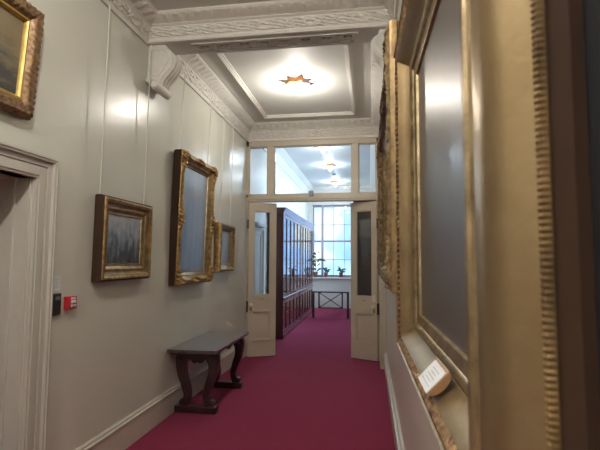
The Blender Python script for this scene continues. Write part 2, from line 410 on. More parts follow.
mb.box(-.135, -.115, -.016, 0, 0, DZ); mb.box(-.03, -.015, -.012, 0, 0, DZ)
mb.build('panelled_lining', M['arch'], r, bevel=.003)
MB().box(-.50, -.455, DY0-DY1-.03, .03, 0, DZ+.03).build('closed_leaf', M['arch'], r)

# ------------------------------------------------------------------ glazed end screen with two folding leaves
r = empty('window_1', (0, YE, 0), label='cream timber screen with three glazed transom lights', cat='transom window', kind='structure')
mb = MB(); T0, T1 = 0, .12
GZ0, GZ1 = 2.69, 3.515
mb.box(XL, -2.02, T0, T1, 0, ZC); mb.box(.118, XR, T0, T1, 0, ZC)              # jambs
mb.box(XL, XR, T0, T1, GZ1, ZC)                                                # head
mb.box(XL, XR, T0, T1, 2.565, GZ0); mb.box(XL, XR, -.025, T0, 2.60, 2.645); mb.box(XL, XR, -.012, T0, 2.57, 2.60)
mb.box(-1.700, -1.583, T0, T1, GZ0, GZ1); mb.box(-.275, -.167, T0, T1, GZ0, GZ1)
for (a, b_) in ((-2.02, -1.700), (-1.583, -.275), (-.167, .118)):
    for e, y in ((.014, .03),):
        mb.box(a, a+e, T0+y, T1-y, GZ0, GZ1); mb.box(b_-e, b_, T0+y, T1-y, GZ0, GZ1); mb.box(a, b_, T0+y, T1-y, GZ0, GZ0+e); mb.box(a, b_, T0+y, T1-y, GZ1-e, GZ1)
mb.build('frame', M['wood_paint'], r, bevel=.004)
for (a, b_) in ((-2.02, -1.700), (-1.583, -.275), (-.167, .118)):
    MB().box(a+.006, b_-.006, .058, .062, GZ0+.006, GZ1-.006).build('glass_pane', M['glass'], r)
o = MB().box(.15, XR, 6.85, YE+.02, 0, 2.56).build('trim_12', M['wood_paint'], bevel=.004); struct(o, 'plain cream pier beside the right door leaf', 'pier')

def leaf(name, hinge, ang, sgn, label, plate):
    """sgn +1: the leaf runs to +x from its hinge edge"""
    r = empty(name, (*hinge, .012), (0, 0, ang), label=label, cat='door leaf', kind='structure')
    W, H, T = .475, 2.535, .045
    def X(a, b_): return sorted((sgn*a, sgn*b_))
    mb = MB(); gx0, gx1, gz0, gz1 = .092, .375, 1.0, 2.39
    mb.box(*X(0, gx0), 0, T, 0, H); mb.box(*X(gx1, W), 0, T, 0, H)
    mb.box(*X(gx0, gx1), 0, T, gz1, H); mb.box(*X(gx0, gx1), 0, T, .72, gz0); mb.box(*X(gx0, gx1), 0, T, 0, .27)
    mb.box(*X(gx0, gx1), .014, T-.014, .27, .72)
    for (y0, y1) in ((.004, .014), (T-.014, T-.004)):
        mb.box(*X(gx0, gx0+.018), y0, y1, .27, .72); mb.box(*X(gx1-.018, gx1), y0, y1, .27, .72)
        mb.box(*X(gx0, gx1), y0, y1, .27, .288); mb.box(*X(gx0, gx1), y0, y1, .702, .72)
    mb.box(*X(gx0+.02, gx1-.02), -.004, .0, .735, .752); mb.box(*X(gx0-.01, gx1+.01), -.012, 0, .245, .262); mb.box(*X(gx0-.012, gx1+.012), -.012, 0, .722, .736)
    for a, b_ in ((gx0, gx0+.012), (gx1-.012, gx1)): mb.box(*X(a, b_), .01, T-.01, gz0, gz1)
    mb.box(*X(gx0, gx1), .01, T-.01, gz0, gz0+.012); mb.box(*X(gx0, gx1), .01, T-.01, gz1-.012, gz1)
    mb.build('leaf_frame', M['wood_paint'], r, bevel=.003)
    MB().box(*X(gx0+.004, gx1-.004), .020, .024, gz0+.004, gz1-.004).build('glass_pane', M['glass'], r)
    kx = sgn*.055
    k = MB().tube([(kx, 0, .845), (kx, -.012, .845), (kx, -.03, .845), (kx, -.045, .845), (kx, -.06, .845), (kx, -.066, .845)], [.022, .016, .013, .026, .026, .012], 14).build('door_knob', M['nickel'], r, smooth=True)
    MB().box(kx-.016, kx+.016, -.005, 0, .74, .80).build('keyhole_plate', M['brass'], r, bevel=.004)
    MB().box(sgn*.235-.028, sgn*.235+.028, -.006, 0, .925, .943).build('latch_plate', M['brass'], r, bevel=.002)
    if plate: MB().box(kx-.026, kx+.026, -.004, 0, .92, 1.03).build('finger_plate', M['nickel'], r, bevel=.002)
    h = MB(); h.box(*X(-.022, .0), -.006, .03, .72, .90); h.tube([(sgn*-.006, -.006, .72), (sgn*-.006, -.006, .90)], .01, 8)
    h.build('hinge', M['iron'], r)
    h = MB(); h.box(*X(-.022, .0), -.006, .03, 2.1, 2.25); h.build('hinge', M['iron'], r)
    return r
leaf('door_1', (-1.985, 7.265), math.atan2(.20, .43), 1, 'cream half-glazed door leaf standing open at the left jamb', False)
leaf('door_2', (.118, 7.31), -math.atan2(.21, .42), -1, 'cream half-glazed door leaf standing open at the right jamb', True)
# small grey sensor on top of the transom bar
s = MB().box(-.985, -.905, YE-.045, YE-.001, 2.64, 2.735).build('door_sensor', M['grey_metal'], bevel=.008)
tag(s, 'small grey sensor fixed at the middle of the transom bar', 'sensor')

# doorway of the room beyond, seen through the left leaf
r = empty('door_4', (XL, 8.3, 0), label='pale doorway seen through the glass of the left leaf', cat='doorway', kind='structure')
mb = MB(); arch_profile(mb, -.42, .05, 2.05, .13, 0, 1); mb.box(0, .11, -.58, .22, 2.20, 2.26); mb.build('architrave', M['arch'], r, bevel=.004)
MB().box(0, .012, -.42, .05, 0, 2.05).build('closed_leaf', M['arch'], r)

# ------------------------------------------------------------------ far window
r = empty('window_2', (0, YF, 0), label='tall far window with dark mullion and small panes', cat='window', kind='structure')
mb = MB(); MXa, MXb = -1.60, -1.535
yb0, yb1 = .10, .17
mb.box(WX0, WX0+.05, yb0, yb1, WZ0, WZ1); mb.box(WX1-.05, WX1, yb0, yb1, WZ0, WZ1)
mb.box(WX0, WX1, yb0, yb1, WZ0, WZ0+.07); mb.box(WX0, WX1, yb0, yb1, WZ1-.07, WZ1)
mb.box(MXa, MXb, .0, yb1+.03, WZ0, WZ1)
mb.box(WX0, WX1, yb0-.01, yb1, 2.19, 2.25)
mb.build('frame', M['window_paint'], r, bevel=.004)
mb = MB()
for z in (1.60, 2.78): mb.box(WX0+.05, WX1-.05, yb0+.015, yb1-.02, z-.010, z+.010)
for x in (-1.20, -.82, -.43): mb.box(x-.008, x+.008, yb0+.015, yb1-.02, WZ0+.07, WZ1-.07)
mb.build('glazing_bars', M['window_paint'], r)
MB().box(WX0+.05, WX1-.05, .138, .142, WZ0+.07, WZ1-.07).build('glass_pane', M['glass'], r)
MB().box(WX0-.06, WX1+.06, -.20, .10, WZ0-.045, WZ0).build('window_sill', M['wall_far'], r, bevel=.008)
# inner vent of the side light, opened inwards
v = MB(); v.box(0, .022, 0, .30, 0, .03); v.box(0, .022, 0, .30, .33, .36); v.box(0, .022, 0, .03, 0, .36); v.box(0, .022, .27, .30, 0, .36)

# ------------------------------------------------------------------ glazed bookcase along the far left wall
CX0, CX1, CY0, CY1 = XL+.004, -1.73, 9.02, 13.80
r = empty('bookcase', (0, 0, 0), label='long mahogany bookcase with glazed upper doors against far left wall', cat='bookcase')
mb = MB(); xb = CX1-.03
mb.box(CX0, xb, CY0, CY0+.03, 0, 2.58); mb.box(CX0, xb, CY1-.03, CY1, 0, 2.58); mb.box(CX0, CX0+.02, CY0, CY1, 0, 2.58)
mb.box(CX0, xb, CY0, CY1, 2.5, 2.58); mb.box(CX0, xb, CY0, CY1, .06, .10); mb.box(CX0, xb, CY0, CY1, .76, .80)
mb.build('carcass', M['mahog'], r, bevel=.004)
MB().box(CX0, CX1+.012, CY0-.012, CY1, 0, .10).build('plinth', M['mahog'], r, bevel=.012)
mb = MB().prism([(CX0, .77), (CX1+.004, .77), (CX1+.02, .79), (CX1+.02, .82), (CX1+.004, .835), (CX0, .835)], 1, CY0-.015, CY1); mb.build('waist_moulding', M['mahog'], r, bevel=.004)
mb = MB().prism([(CX0, 2.52), (CX1, 2.52), (CX1+.012, 2.55), (CX1+.02, 2.58), (CX1+.055, 2.63), (CX1+.065, 2.66), (CX0, 2.66)], 1, CY0-.06, CY1+.02); mb.build('cornice', M['mahog'], r, bevel=.003)
mb = MB()
for z in (1.25, 1.66, 2.08): mb.box(CX0+.02, xb-.03, CY0+.03, CY1-.03, z, z+.025)
mb.build('shelves', M['mahog'], r)
NB = 10; bw = (CY1-CY0)/NB
for i in range(NB):
    y0, y1 = CY0+i*bw+.004, CY0+(i+1)*bw-.004
    mb = MB(); st = .055
    for (a, b_) in ((y0, y0+st), (y1-st, y1)): mb.box(xb, CX1, a, b_, .84, 2.515)
    mb.box(xb, CX1, y0+st, y1-st, .84, .90); mb.box(xb, CX1, y0+st, y1-st, 2.46, 2.515)
    d = mb.build('glazed_door', M['mahog'], r, bevel=.004)
    MB().box(xb+.012, xb+.016, y0+st, y1-st, .90, 2.46).build('glass_pane', M['glass_cab'], d)
    MB().tube([(CX1, y1-.028, 1.5), (CX1+.02, y1-.028, 1.5)], [.008, .011], 8).build('knob', M['brass'], d)
    mb = MB()
    for (a, b_) in ((y0, y0+st), (y1-st, y1)): mb.box(xb, CX1, a, b_, .105, .765)
    mb.box(xb, CX1, y0+st, y1-st, .105, .17); mb.box(xb, CX1, y0+st, y1-st, .70, .765); mb.box(xb, xb+.012, y0+st, y1-st, .17, .70)
    d = mb.build('cupboard_door', M['mahog'], r, bevel=.004)
    MB().tube([(CX1, y1-.028, .5), (CX1+.02, y1-.028, .5)], [.008, .011], 8).build('knob', M['brass'], d)

# dark bookcase-shaped block added behind the right leaf to darken its glass
r = empty('bookcase', (0, 0, 0), label='added dark bookcase block that darkens the glass of the right leaf', cat='bookcase')
MB().box(-.26, XR-.004, 7.98, 8.95, 0, 2.7).build('carcass', M['dark_wood'], r, bevel=.01)
MB().box(-.285, XR-.004, 7.95, 8.98, 2.62, 2.72).build('cornice', M['dark_wood'], r, bevel=.01)
MB().box(-.28, XR-.004, 7.96, 8.97, 0, .12).build('plinth', M['dark_wood'], r, bevel=.01)

# ------------------------------------------------------------------ barrier in front of the window
r = empty('barrier', (-1.06, 12.45, 0), label='dark metal barrier with crossed braces standing before the far window', cat='barrier')
for x in (-.475, .475):
    p = MB().box(x-.032, x+.032, -.022, .022, .012, .715).build('post', M['iron'], r, bevel=.003)
    MB().box(x-.075, x+.075, -.06, .06, 0, .014).build('foot', M['iron'], p, bevel=.003)
MB().box(-.50, .50, -.02, .02, .69, .725).build('top_rail', M['iron'], r, bevel=.003)
mb = MB()
for x in (-.32, .32): mb.box(x-.02, x+.02, -.012, .012, .27, .70)
mb.box(-.32, .32, -.012, .012, .27, .295); mb.build('inner_frame', M['iron'], r)
MB().bar((-.31, 0, .69), (.31, 0, .29), .022, .022).build('cross_brace', M['iron'], r)
MB().bar((-.31, .004, .29), (.31, .004, .69), .022, .022).build('cross_brace', M['iron'], r)

# ------------------------------------------------------------------ plants on the sill
def leaf_blade(mb, base, az, length, width, lift, droop):
    n = 6; pts = []
    for i in range(n+1):
        t = i/n; rr = length*t
        pts.append((rr*math.cos(lift)*1.0, rr*math.sin(lift)-droop*t*t*length, width*math.sin(PI*min(1, .08+t*.92))))
    c, s = math.cos(az), math.sin(az); b0 = len(mb.v)
    for u, z, w in pts:
        for k in (-1, 0, 1):
            mb.v.append(Vector(base)+Vector((u*c-.6*k*w*s, u*s+.6*k*w*c, z+.8*k*w+(-.15*w if k == 0 else 0))))
    for i in range(n):
        for k in (0, 1):
            a = b0+i*3+k; mb.f.append((a, a+1, a+4, a+3))
def plant(name, x, label, hpot, rpot, leaves):
    r = empty(name, (x, YF-.10, WZ0), label=label, cat='potted plant', group='potted plants on the far window sill')
    MB().lathe([(rpot*.68, 0), (rpot*.95, hpot*.82), (rpot*1.08, hpot*.83), (rpot*1.08, hpot), (rpot*.9, hpot), (rpot*.86, hpot*.9)]).build('pot', M['pot'], r, smooth=True)
    MB().lathe([(rpot*.86, hpot*.86), (rpot*.8, hpot*.91)]).build('soil', M['soil'], r)
    mb = MB()
    for az, L, w, lift, dr, zb in leaves:
        mb.tube([(0, 0, hpot*.9), (0.01, 0, hpot*.9+zb)], [.006, .005], 6)
        leaf_blade(mb, (0.01, 0, hpot*.9+zb), az, L, w, lift, dr)
    mb.build('foliage', M['leaf'], r, smooth=True)
rnd = random.Random(8)
plant('potted_palm', -1.78, 'tall palm-like plant in a pot at left end of the far sill', .17, .085,
      [(-PI*(.06+.88*((i*5) % 13)/12), rnd.uniform(.32, .46) if ((i*5) % 13) < 8 else .24, .05, rnd.uniform(.3, .95), .45, .05*i) for i in range(13)])
plant('potted_plant', -1.43, 'small leafy plant in a clay pot beside the dark window mullion', .16, .07,
      [(i*1.05, rnd.uniform(.14, .22), .03, rnd.uniform(.5, 1.3), .3, .03*(i % 4)) for i in range(11)])
plant('potted_plant', -.93, 'small spreading plant in a clay pot near the right door leaf', .16, .07,
      [(i*.9+.3, rnd.uniform(.16, .25), .032, rnd.uniform(.3, 1.2), .3, .035*(i % 4)) for i in range(12)])

# ------------------------------------------------------------------ ceiling lamps: eight-pointed stained-glass stars
def star_lamp():
    r = empty('star_lamp', (0, 0, 0))
    MB().lathe([(.05, 0), (.055, -.012), (.04, -.03), (.02, -.055)], n=20).build('ceiling_rose', M['brass'], r, smooth=True)
    for k in range(8):
        a = k*PI/4+PI/8; c, s = math.cos(a), math.sin(a)
        def P(u, v, z): return (u*c-v*s, u*s+v*c, z)
        w = .062; L = .215 if k % 2 == 0 else .19; z = -.03
        vs = [P(.03, 0, z+.006), P(.095, w, z-.006), P(L, 0, z-.022), P(.095, -w, z-.006), P(.095, 0, z+.016)]
        vs += [(x, y, zz-.010) for x, y, zz in vs[:4]]
        fs = [(0,1,4), (1,2,4), (2,3,4), (3,0,4), (5,8,7,6), (0,5,6,1), (1,6,7,2), (2,7,8,3), (3,8,5,0)]
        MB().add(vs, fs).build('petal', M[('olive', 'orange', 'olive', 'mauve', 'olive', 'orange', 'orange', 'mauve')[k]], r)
    MB().lathe([(.03, -.04), (.058, -.06), (.060, -.085), (.040, -.13), (.014, -.17)], n=20).build('lit_shade', M['glow'], r, smooth=True)
    MB().lathe([(.005, -.165), (.010, -.18), (.003, -.195)], n=10).build('finial', M['brass'], r, smooth=True)
    return r
def lamp_or_fill_light(x, y, z, energy, c):
    l = bpy.data.lights.new('lamp_bulb_or_fill', 'POINT'); l.energy = energy; l.color = c; l.shadow_soft_size = .03
    o = bpy.data.objects.new('lamp_bulb_or_fill', l); COL.objects.link(o); o.location = (x, y, z); return o
proto = star_lamp()
WARM = (1, .95, .86); COOL = (.75, .87, 1)
specs = [(-.905, 5.55, ZC, 26, 'star-shaped stained-glass ceiling lamp in the moulded panel beyond the beam'),
         (-.976, 9.5, ZF, 17, 'star ceiling lamp seen through the transom, nearest of the three'),
         (-.995, 11.5, ZF, 17, 'star ceiling lamp seen through the transom, middle of the three'),
         (-1.03, 14.0, ZF, 17, 'star ceiling lamp seen through the transom, farthest of the three')]
for i, (x, y, z, e, lab) in enumerate(specs):
    o = proto if i == 0 else copy_tree(proto)
    o.location = (x, y, z); tag(o, lab, 'ceiling lamp', 'star lamps along the ceilings')
    lamp_or_fill_light(x, y, z-.25, e, WARM if i == 0 else COOL)
lamp_or_fill_light(-.88, 1.0, ZN-.25, 54, WARM)
lamp_or_fill_light(-.88, -1.6, ZN-.22, 60, (1, .98, .95))  # added fill light behind the viewer, no lamp fixture there
sd = MB().lathe([(.05, 0), (.055, -.02), (.045, -.04), (.02, -.045)], (-.99, 12.75, ZF)).build('smoke_detector', M['grey_metal'], smooth=True)
tag(sd, 'small round smoke detector between two far ceiling lamps', 'smoke detector')

# ------------------------------------------------------------------ pictures
def dens(P, step=.012):
    out = [P[0]]
    for a, b_ in zip(P, P[1:]):
        n = max(1, int(math.hypot(b_[0]-a[0], b_[1]-a[1])/step))
        for i in range(1, n+1): out.append((a[0]+(b_[0]-a[0])*i/n, a[1]+(b_[1]-a[1])*i/n))
    return out
def frame_part(name, parent, W, H, prof, mat_, disp=None, step=.02, only=None, dstep=.012):
    """moulding swept round a W x H rectangle; prof: (inset from the outer edge, height off the wall)"""
    P = dens(prof, dstep) if disp else prof
    q = [0]
    for a, b_ in zip(P, P[1:]): q.append(q[-1]+math.hypot(b_[0]-a[0], b_[1]-a[1]))
    Q = q[-1]; N = []
    for i in range(len(P)):
        a, b_ = P[max(0, i-1)], P[min(len(P)-1, i+1)]; dw, dd = b_[0]-a[0], b_[1]-a[1]; l = math.hypot(dw, dd) or 1
        N.append((-dd/l, dw/l))
    mb = MB()
    for side in ('b', 'r', 't', 'l'):
        L = W if side in 'bt' else H
        n = max(1, int(L/step)) if disp else 1
        def fn(i, j):
            w, d = P[j]
            s = w+(L-2*w)*i/n
            if disp:
                e = min(1, 12*min(s-w, L-w-s)/max(.05, 1e-3)) if False else 1
                h = disp(s, q[j]/Q, L, side)*e
                w2 = w+N[j][0]*h; d2 = d+N[j][1]*h
            else: w2, d2 = w, d
            s2 = w2+(L-2*w2)*i/n if i in (0, n) else s
            if side == 'b': return (-W/2+s2, -d2, -H/2+w2)
            if side == 't': return (W/2-s2, -d2, H/2-w2)
            if side == 'r': return (W/2-w2, -d2, -H/2+s2)
            return (-W/2+w2, -d2, H/2-s2)
        mb.grid(n, len(P)-1, fn)
    return mb.build(name, mat_, parent, smooth=True)
def picture(name, side, yc, zc, W, H, label, cat='framed picture', tilt=0, yaw=0, group=None, off=.012):
    x = XL+off if side == 'L' else XR-off
    rz = PI/2 if side == 'L' else -PI/2
    r = empty(name, (x, yc, zc), (0, 0, 0), label=label, cat=cat, group=group)
    r.rotation_euler = (tilt, 0, rz+yaw)
    return r
def board(r, w, h, d, m, tilt=0, name='painting'):
    return MB().box(-w/2, w/2, -d, -d+.006, -h/2, h/2).build(name, m, r)
def backing(r, w, h, d, m='brown'):
    return MB().box(-w/2, w/2, -d, 0, -h/2, h/2).build('backing', M[m], r)
def wires(r, xs, z0, z1, d):
    for x in xs:
        MB().tube([(x, -d-.012, z0), (x, -.03, z1-.03)], .005, 6).build('hanging_wire', M['wall'], r)

# profiles
def leafy(amp, k1=55, k2=38):
    def f(s, q, L, side):
        e = math.sin(PI*max(0, min(1, q)))
        return amp*e*(abs(math.sin(k1*s*.5+3*math.sin(q*5)))*.6+abs(math.sin(k2*s-7*q))*.5-.3)
    return f

# 1 top-left gilt picture
W, H = 1.15, .66
r = picture('framed_picture', 'L', 2.385-W/2, 2.77, W, H, 'gilt framed mountain landscape high above the left doorway', tilt=math.radians(4.0), off=.03)
frame_part('outer_frame', r, W, H, [(.012,-.03), (.0,.0), (0,.035), (.02,.065), (.06,.060), (.088,.035)], M['gold_red'], leafy(.013, 150, 90), .009, dstep=.008)
frame_part('inner_slip', r, W-.165, H-.165, [(0,.03), (.004,.040), (.016,.042), (.024,.032), (.026,.012)], M['gold_bright'])
board(r, W-.21, H-.21, .016, M['art_mountain']); backing(r, W-.06, H-.06, .008)
wires(r, (-W/2+.2, W/2-.25), H/2-.05, .82, .0)

# 2 square gilt picture, box-like stepped frame
W, H = .785, .665
r = picture('framed_picture', 'L', 3.11+W/2, 1.755, W, H, 'small deep gilt frame round a misty grey-blue scene, left of the tall picture', tilt=math.radians(.6), off=.02)
frame_part('outer_side', r, W, H, [(.006,-.012), (.0,.0), (0,.040), (.008,.062), (.014,.064)], M['brown'], None)
frame_part('front_band', r, W-.026, H-.026, [(0,.062), (.006,.072), (.018,.075), (.028,.068), (.034,.066)], M['gold'], None)
frame_part('cove', r, W-.094, H-.094, [(0,.067), (.006,.060), (.016,.052), (.030,.046), (.036,.048), (.046,.046)], M['gold_side'], None)
frame_part('inner_slip', r, W-.184, H-.184, [(0,.047), (.006,.038), (.024,.026), (.040,.028), (.046,.014)], M['gold_dull'], None)
board(r, W-.27, H-.27, .017, M['art_winter']); backing(r, W-.05, H-.05, .010)
wires(r, (-W/2+.01, W/2-.10), H/2-.02, 3.62-1.755, .012)

# 3 tall ornate gilt picture
W, H = 1.03, 1.44
def orn3(s, q, L, side):
    h = 0
    spots = (.07, L-.07, L/2) if L < 1.3 else (.08, L-.08, L/2)
    for c in spots:
        e = math.exp(-((s-c)/.10)**2)
        h += e*(.020+.016*math.sin(140*s+5*math.sin(q*9))+.010*math.cos(26*q+30*s))*(math.sin(PI*min(1, q*1.15)) if q < .87 else 0)
    return h
r = picture('framed_picture', 'L', 4.44+W/2, 2.04, W, H, 'tall ornate gilt frame with carved corners on the left wall', tilt=math.radians(1.6), off=.032)
frame_part('outer_side', r, W, H, [(.008,-.03), (.0,.0), (0,.058), (.004,.062)], M['brown'], None)
frame_part('outer_frame', r, W-.004, H-.004, [(0,.056), (.006,.070), (.02,.082), (.05,.085), (.083,.062), (.096,.055)], M['gold'], orn3, .006, dstep=.006)
frame_part('inner_slip', r, W-.19, H-.19, [(0,.052), (.006,.060), (.014,.052), (.036,.034), (.044,.036), (.050,.02)], M['gold_dull'], None)
board(r, W-.285, H-.285, .022, M['art_pale_reflection']); backing(r, W-.05, H-.05, .012)
wires(r, (-W/2+.05, W/2-.14), H/2-.04, 3.62-2.04, .0)

# 4 small gilt picture by the door
W, H = .66, .665
r = picture('framed_picture', 'L', 5.80+W/2, 1.762, W, H, 'small gilt frame hung beside the left door jamb', tilt=math.radians(1.0), off=.02)
frame_part('outer_frame', r, W, H, [(.010,-.015), (.0,.0), (0,.055), (.014,.078), (.035,.082), (.055,.060), (.07,.055)], M['gold'], None)
frame_part('inner_slip', r, W-.135, H-.135, [(0,.056), (.01,.048), (.03,.030), (.038,.014)], M['gold_dull'], None)
board(r, W-.20, H-.20, .018, M['art_pale_reflection']); backing(r, W-.05, H-.05, .010)
wires(r, (-W/2+.10, W/2-.12), H/2-.02, 3.62-1.762, .012)

# R1 the big deep-framed picture on the right
MY0, MY1, MZ0, MZ1 = .54, 2.085, 1.226, 2.548
W, H = MY1-MY0, MZ1-MZ0
r = picture('framed_picture', 'R', (MY0+MY1)/2, (MZ0+MZ1)/2, W, H, 'big deep gilt picture with dark canvas on the right, label block on its ledge', yaw=math.radians(.9), off=.001)
def ribbon(s, q, L, side): return .0045*math.sin(PI*q)*(math.sin(2*PI*s/.024+q*3)+.4*math.sin(2*PI*s/.011))
frame_part('outer_lip', r, W, H, [(.0,.0), (0,.098), (.003,.108), (.008,.110), (.011,.105)], M['gold_dull'])
frame_part('carved_edge', r, W-.022, H-.022, [(0,.104), (.006,.104), (.026,.088), (.030,.080)], M['gold_red'], ribbon, .004, dstep=.004)
frame_part('cushion', r, W-.080, H-.080, [(0,.080), (.002,.094), (.006,.096), (.014,.088), (.028,.068), (.040,.054), (.050,.046), (.052,.034)], M['gold_pale'])
frame_part('inner_moulding', r, W-.182, H-.182, [(0,.034), (.002,.044), (.010,.048), (.018,.044), (.024,.032), (.046,.024), (.050,.028), (.056,.026), (.060,.010)], M['gold_dull'])
board(r, W-.29, H-.29, .016, M['art_dark']); backing(r, W-.02, H-.02, .010)

# R0 the nearest picture, cut by the right edge of the photo
W, H = 1.10, 2.40
r = picture('framed_picture', 'R', .50-W/2, 1.62, W, H, 'nearest gilt picture frame, blurred and cut by the right edge', off=.001)
frame_part('outer_frame', r, W, H, [(.0,.0), (0,.128), (.006,.140), (.014,.139), (.018,.128), (.022,.132), (.030,.138), (.036,.134)], M['gold_dull'])
frame_part('cushion', r, W-.072, H-.072, [(0,.134), (.012,.138), (.034,.134), (.058,.120), (.080,.101)], M['gold_pale'])
def bead(s, q, L, side): return .0022*math.sin(PI*q)*abs(math.sin(PI*s/.0055))
frame_part('bead_slip', r, W-.230, H-.230, [(0,.098), (.002,.104), (.006,.103), (.008,.096)], M['gold_side'], bead, .0014, dstep=.002)
frame_part('brown_slip', r, W-.246, H-.246, [(0,.097), (.024,.089), (.026,.074)], M['brown'])
board(r, W-.285, H-.285, .080, M['art_black']); backing(r, W-.02, H-.02, .07)

# R2 wide ornate carved frame beyond
def carve(s, q, L, side):
    if q < .06 or q > .72: return 0
    e = math.sin(PI*(q-.06)/.66)**.7
    sc_ = .8+.9*math.exp(-((s-.16)/.15)**2)+.9*math.exp(-((s-L+.16)/.15)**2)+.6*math.exp(-((s-L/2)/.2)**2)
    lf = abs(math.sin(26*s+3*math.sin(q*8)))*(.5+.5*abs(math.cos(95*s+18*q)))
    return .7*e*sc_*(.020*lf+.010*math.sin(61*s-23*q)+.006*math.sin(140*s+40*q))
OY0, OY1, OZ0, OZ1 = 2.175, 4.62, 1.44, 2.78
W, H = OY1-OY0, OZ1-OZ0
r = picture('framed_picture', 'R', (OY0+OY1)/2, (OZ0+OZ1)/2, W, H, 'wide ornate carved gilt frame on right wall, behind the big deep frame', tilt=0, off=.001)
frame_part('reeded_side', r, W, H, [(.010,.0), (.0,.01), (0,.045), (.006,.052), (0,.059), (0,.085), (.006,.092), (0,.099), (0,.128), (.006,.136)], M['gold_side'])
frame_part('outer_frame', r, W-.010, H-.010, [(.0,.130), (.02,.142), (.06,.130), (.10,.098), (.120,.082)], M['gold_carved'], carve, .010, dstep=.008)
frame_part('inner_moulding', r, W-.25, H-.25, [(0,.082), (.004,.094), (.020,.097), (.034,.084), (.05,.074), (.054,.070)], M['gold'])
frame_part('leaf_band', r, W-.356, H-.356, [(0,.070), (.006,.076), (.03,.064), (.038,.050)], M['gold_carved'], ribbon, .006, dstep=.006)
frame_part('inner_slip', r, W-.43, H-.43, [(0,.054), (.006,.056), (.03,.042), (.038,.03)], M['gold'])
board(r, W-.51, H-.51, .026, M['art_dark']); backing(r, W-.04, H-.04, .012)

# R3 small gilt picture by the doors
W, H = .56, .56
r = picture('framed_picture', 'R', 6.15+W/2-.02, 2.92, W, H, 'small orange-gilt frame high on right wall nearest the transom', tilt=math.radians(2), off=.02)
frame_part('outer_frame', r, W, H, [(.0,.0), (0,.09), (.012,.105), (.035,.10), (.06,.06)], M['orange_gold'])
board(r, W-.11, H-.11, .05, M['art_winter']); backing(r, W-.03, H-.03, .04)

# ------------------------------------------------------------------ label block on the ledge of the big frame
r = empty('label_block', (.152, 1.175, 1.318), (0, 0, math.radians(.9)), label='rounded wooden label block with white paper on the ledge of big frame', cat='label block')
r.rotation_euler = (0, math.radians(-12), math.radians(1.5))
R_ = .038; Lb = .155; n = 16
out = [(R_*math.cos(a), R_*math.sin(a)) for a in [math.radians(150+180*i/n) for i in range(n+1)]]
# the flat face looks to the corridor and up; the rounded back rests on the ledge
def rot(p, a): return (p[0]*math.cos(a)-p[1]*math.sin(a), p[0]*math.sin(a)+p[1]*math.cos(a))
out = [rot((R_*math.cos(-PI*i/n), .62*R_*math.sin(-PI*i/n)), math.radians(-22)) for i in range(n+1)]
out = [(-u, v) for u, v in out]
out = [rot((R_*math.cos(PI+PI*i/n), .55*R_*math.sin(PI+PI*i/n)), math.radians(34)) for i in range(n+1)]
blk = MB().prism(out, 1, -Lb/2, Lb/2).build('block', M['card_wood'], r, bevel=.002)
ca, sa = math.cos(math.radians(34)), math.sin(math.radians(34))
Mx = Matrix(((ca, 0, -sa), (0, 1, 0), (sa, 0, ca)))
pp = MB().rbox((-.10*R_*ca-.001*sa, -.004, -.10*R_*sa+.0012), (R_*.86, Lb/2-.006, .0008), Mx).build('paper', M['white'], r)
mb = MB()
for i in range(5):
    u = -.62*R_+i*.24*R_; ln = (.9, .6, .75, .5, .7)[i]*Lb*.36
    mb.rbox((u*ca-.0008*sa, -.004, u*sa+.0026), (.0016, ln, .0004), Mx)
mb.build('lettering', M['grey_ink'], pp)

# ------------------------------------------------------------------ things on the left wall by the doorway
nb = empty('notice', (XL, 2.735, 1.43), label='small white paper notice above the black reader by the doorway', cat='notice')
MB().box(.0005, .003, -.045, .045, -.05, .052).build('sheet', M['white'], nb)
mb = MB()
for i in range(7):
    mb.box(.003, .0036, -.036, -.036+(.06, .07, .055, .07, .048, .066, .03)[i], .036-i*.012, .040-i*.012)
mb.build('lettering', M['grey_ink'], nb)
rd = empty('card_reader', (XL, 2.735, 1.295), label='black rectangular reader on left wall under the white notice', cat='card reader')
MB().box(.0005, .022, -.038, .038, -.072, .072).build('body', M['black'], rd, bevel=.006)
MB().box(.022, .024, -.022, .022, .028, .052).build('indicator_window', M['grey_metal'], rd)
al = empty('fire_alarm_call_point', (XL, 2.865, 1.295), label='red square fire alarm call point beside the black reader', cat='fire alarm')
MB().box(-.001, .045, -.042, .042, -.044, .044).build('housing', M['red'], al, bevel=.005)
MB().box(.045, .048, -.026, .026, -.030, .018).build('glass_panel', M['white'], al, bevel=.002)
mb = MB(); mb.tube([(.048, 0, -.006), (.0495, 0, -.006)], .008, 12); mb.box(.048, .049, -.026, -.012, -.010, -.002); mb.box(.048, .049, .012, .026, -.010, -.002)
mb.box(.048, .049, -.02, .02, -.026, -.022); mb.build('panel_marks', M['black'], al)
MB().box(.045, .0465, -.026, .026, .024, .036).build('white_strip', M['white'], al)

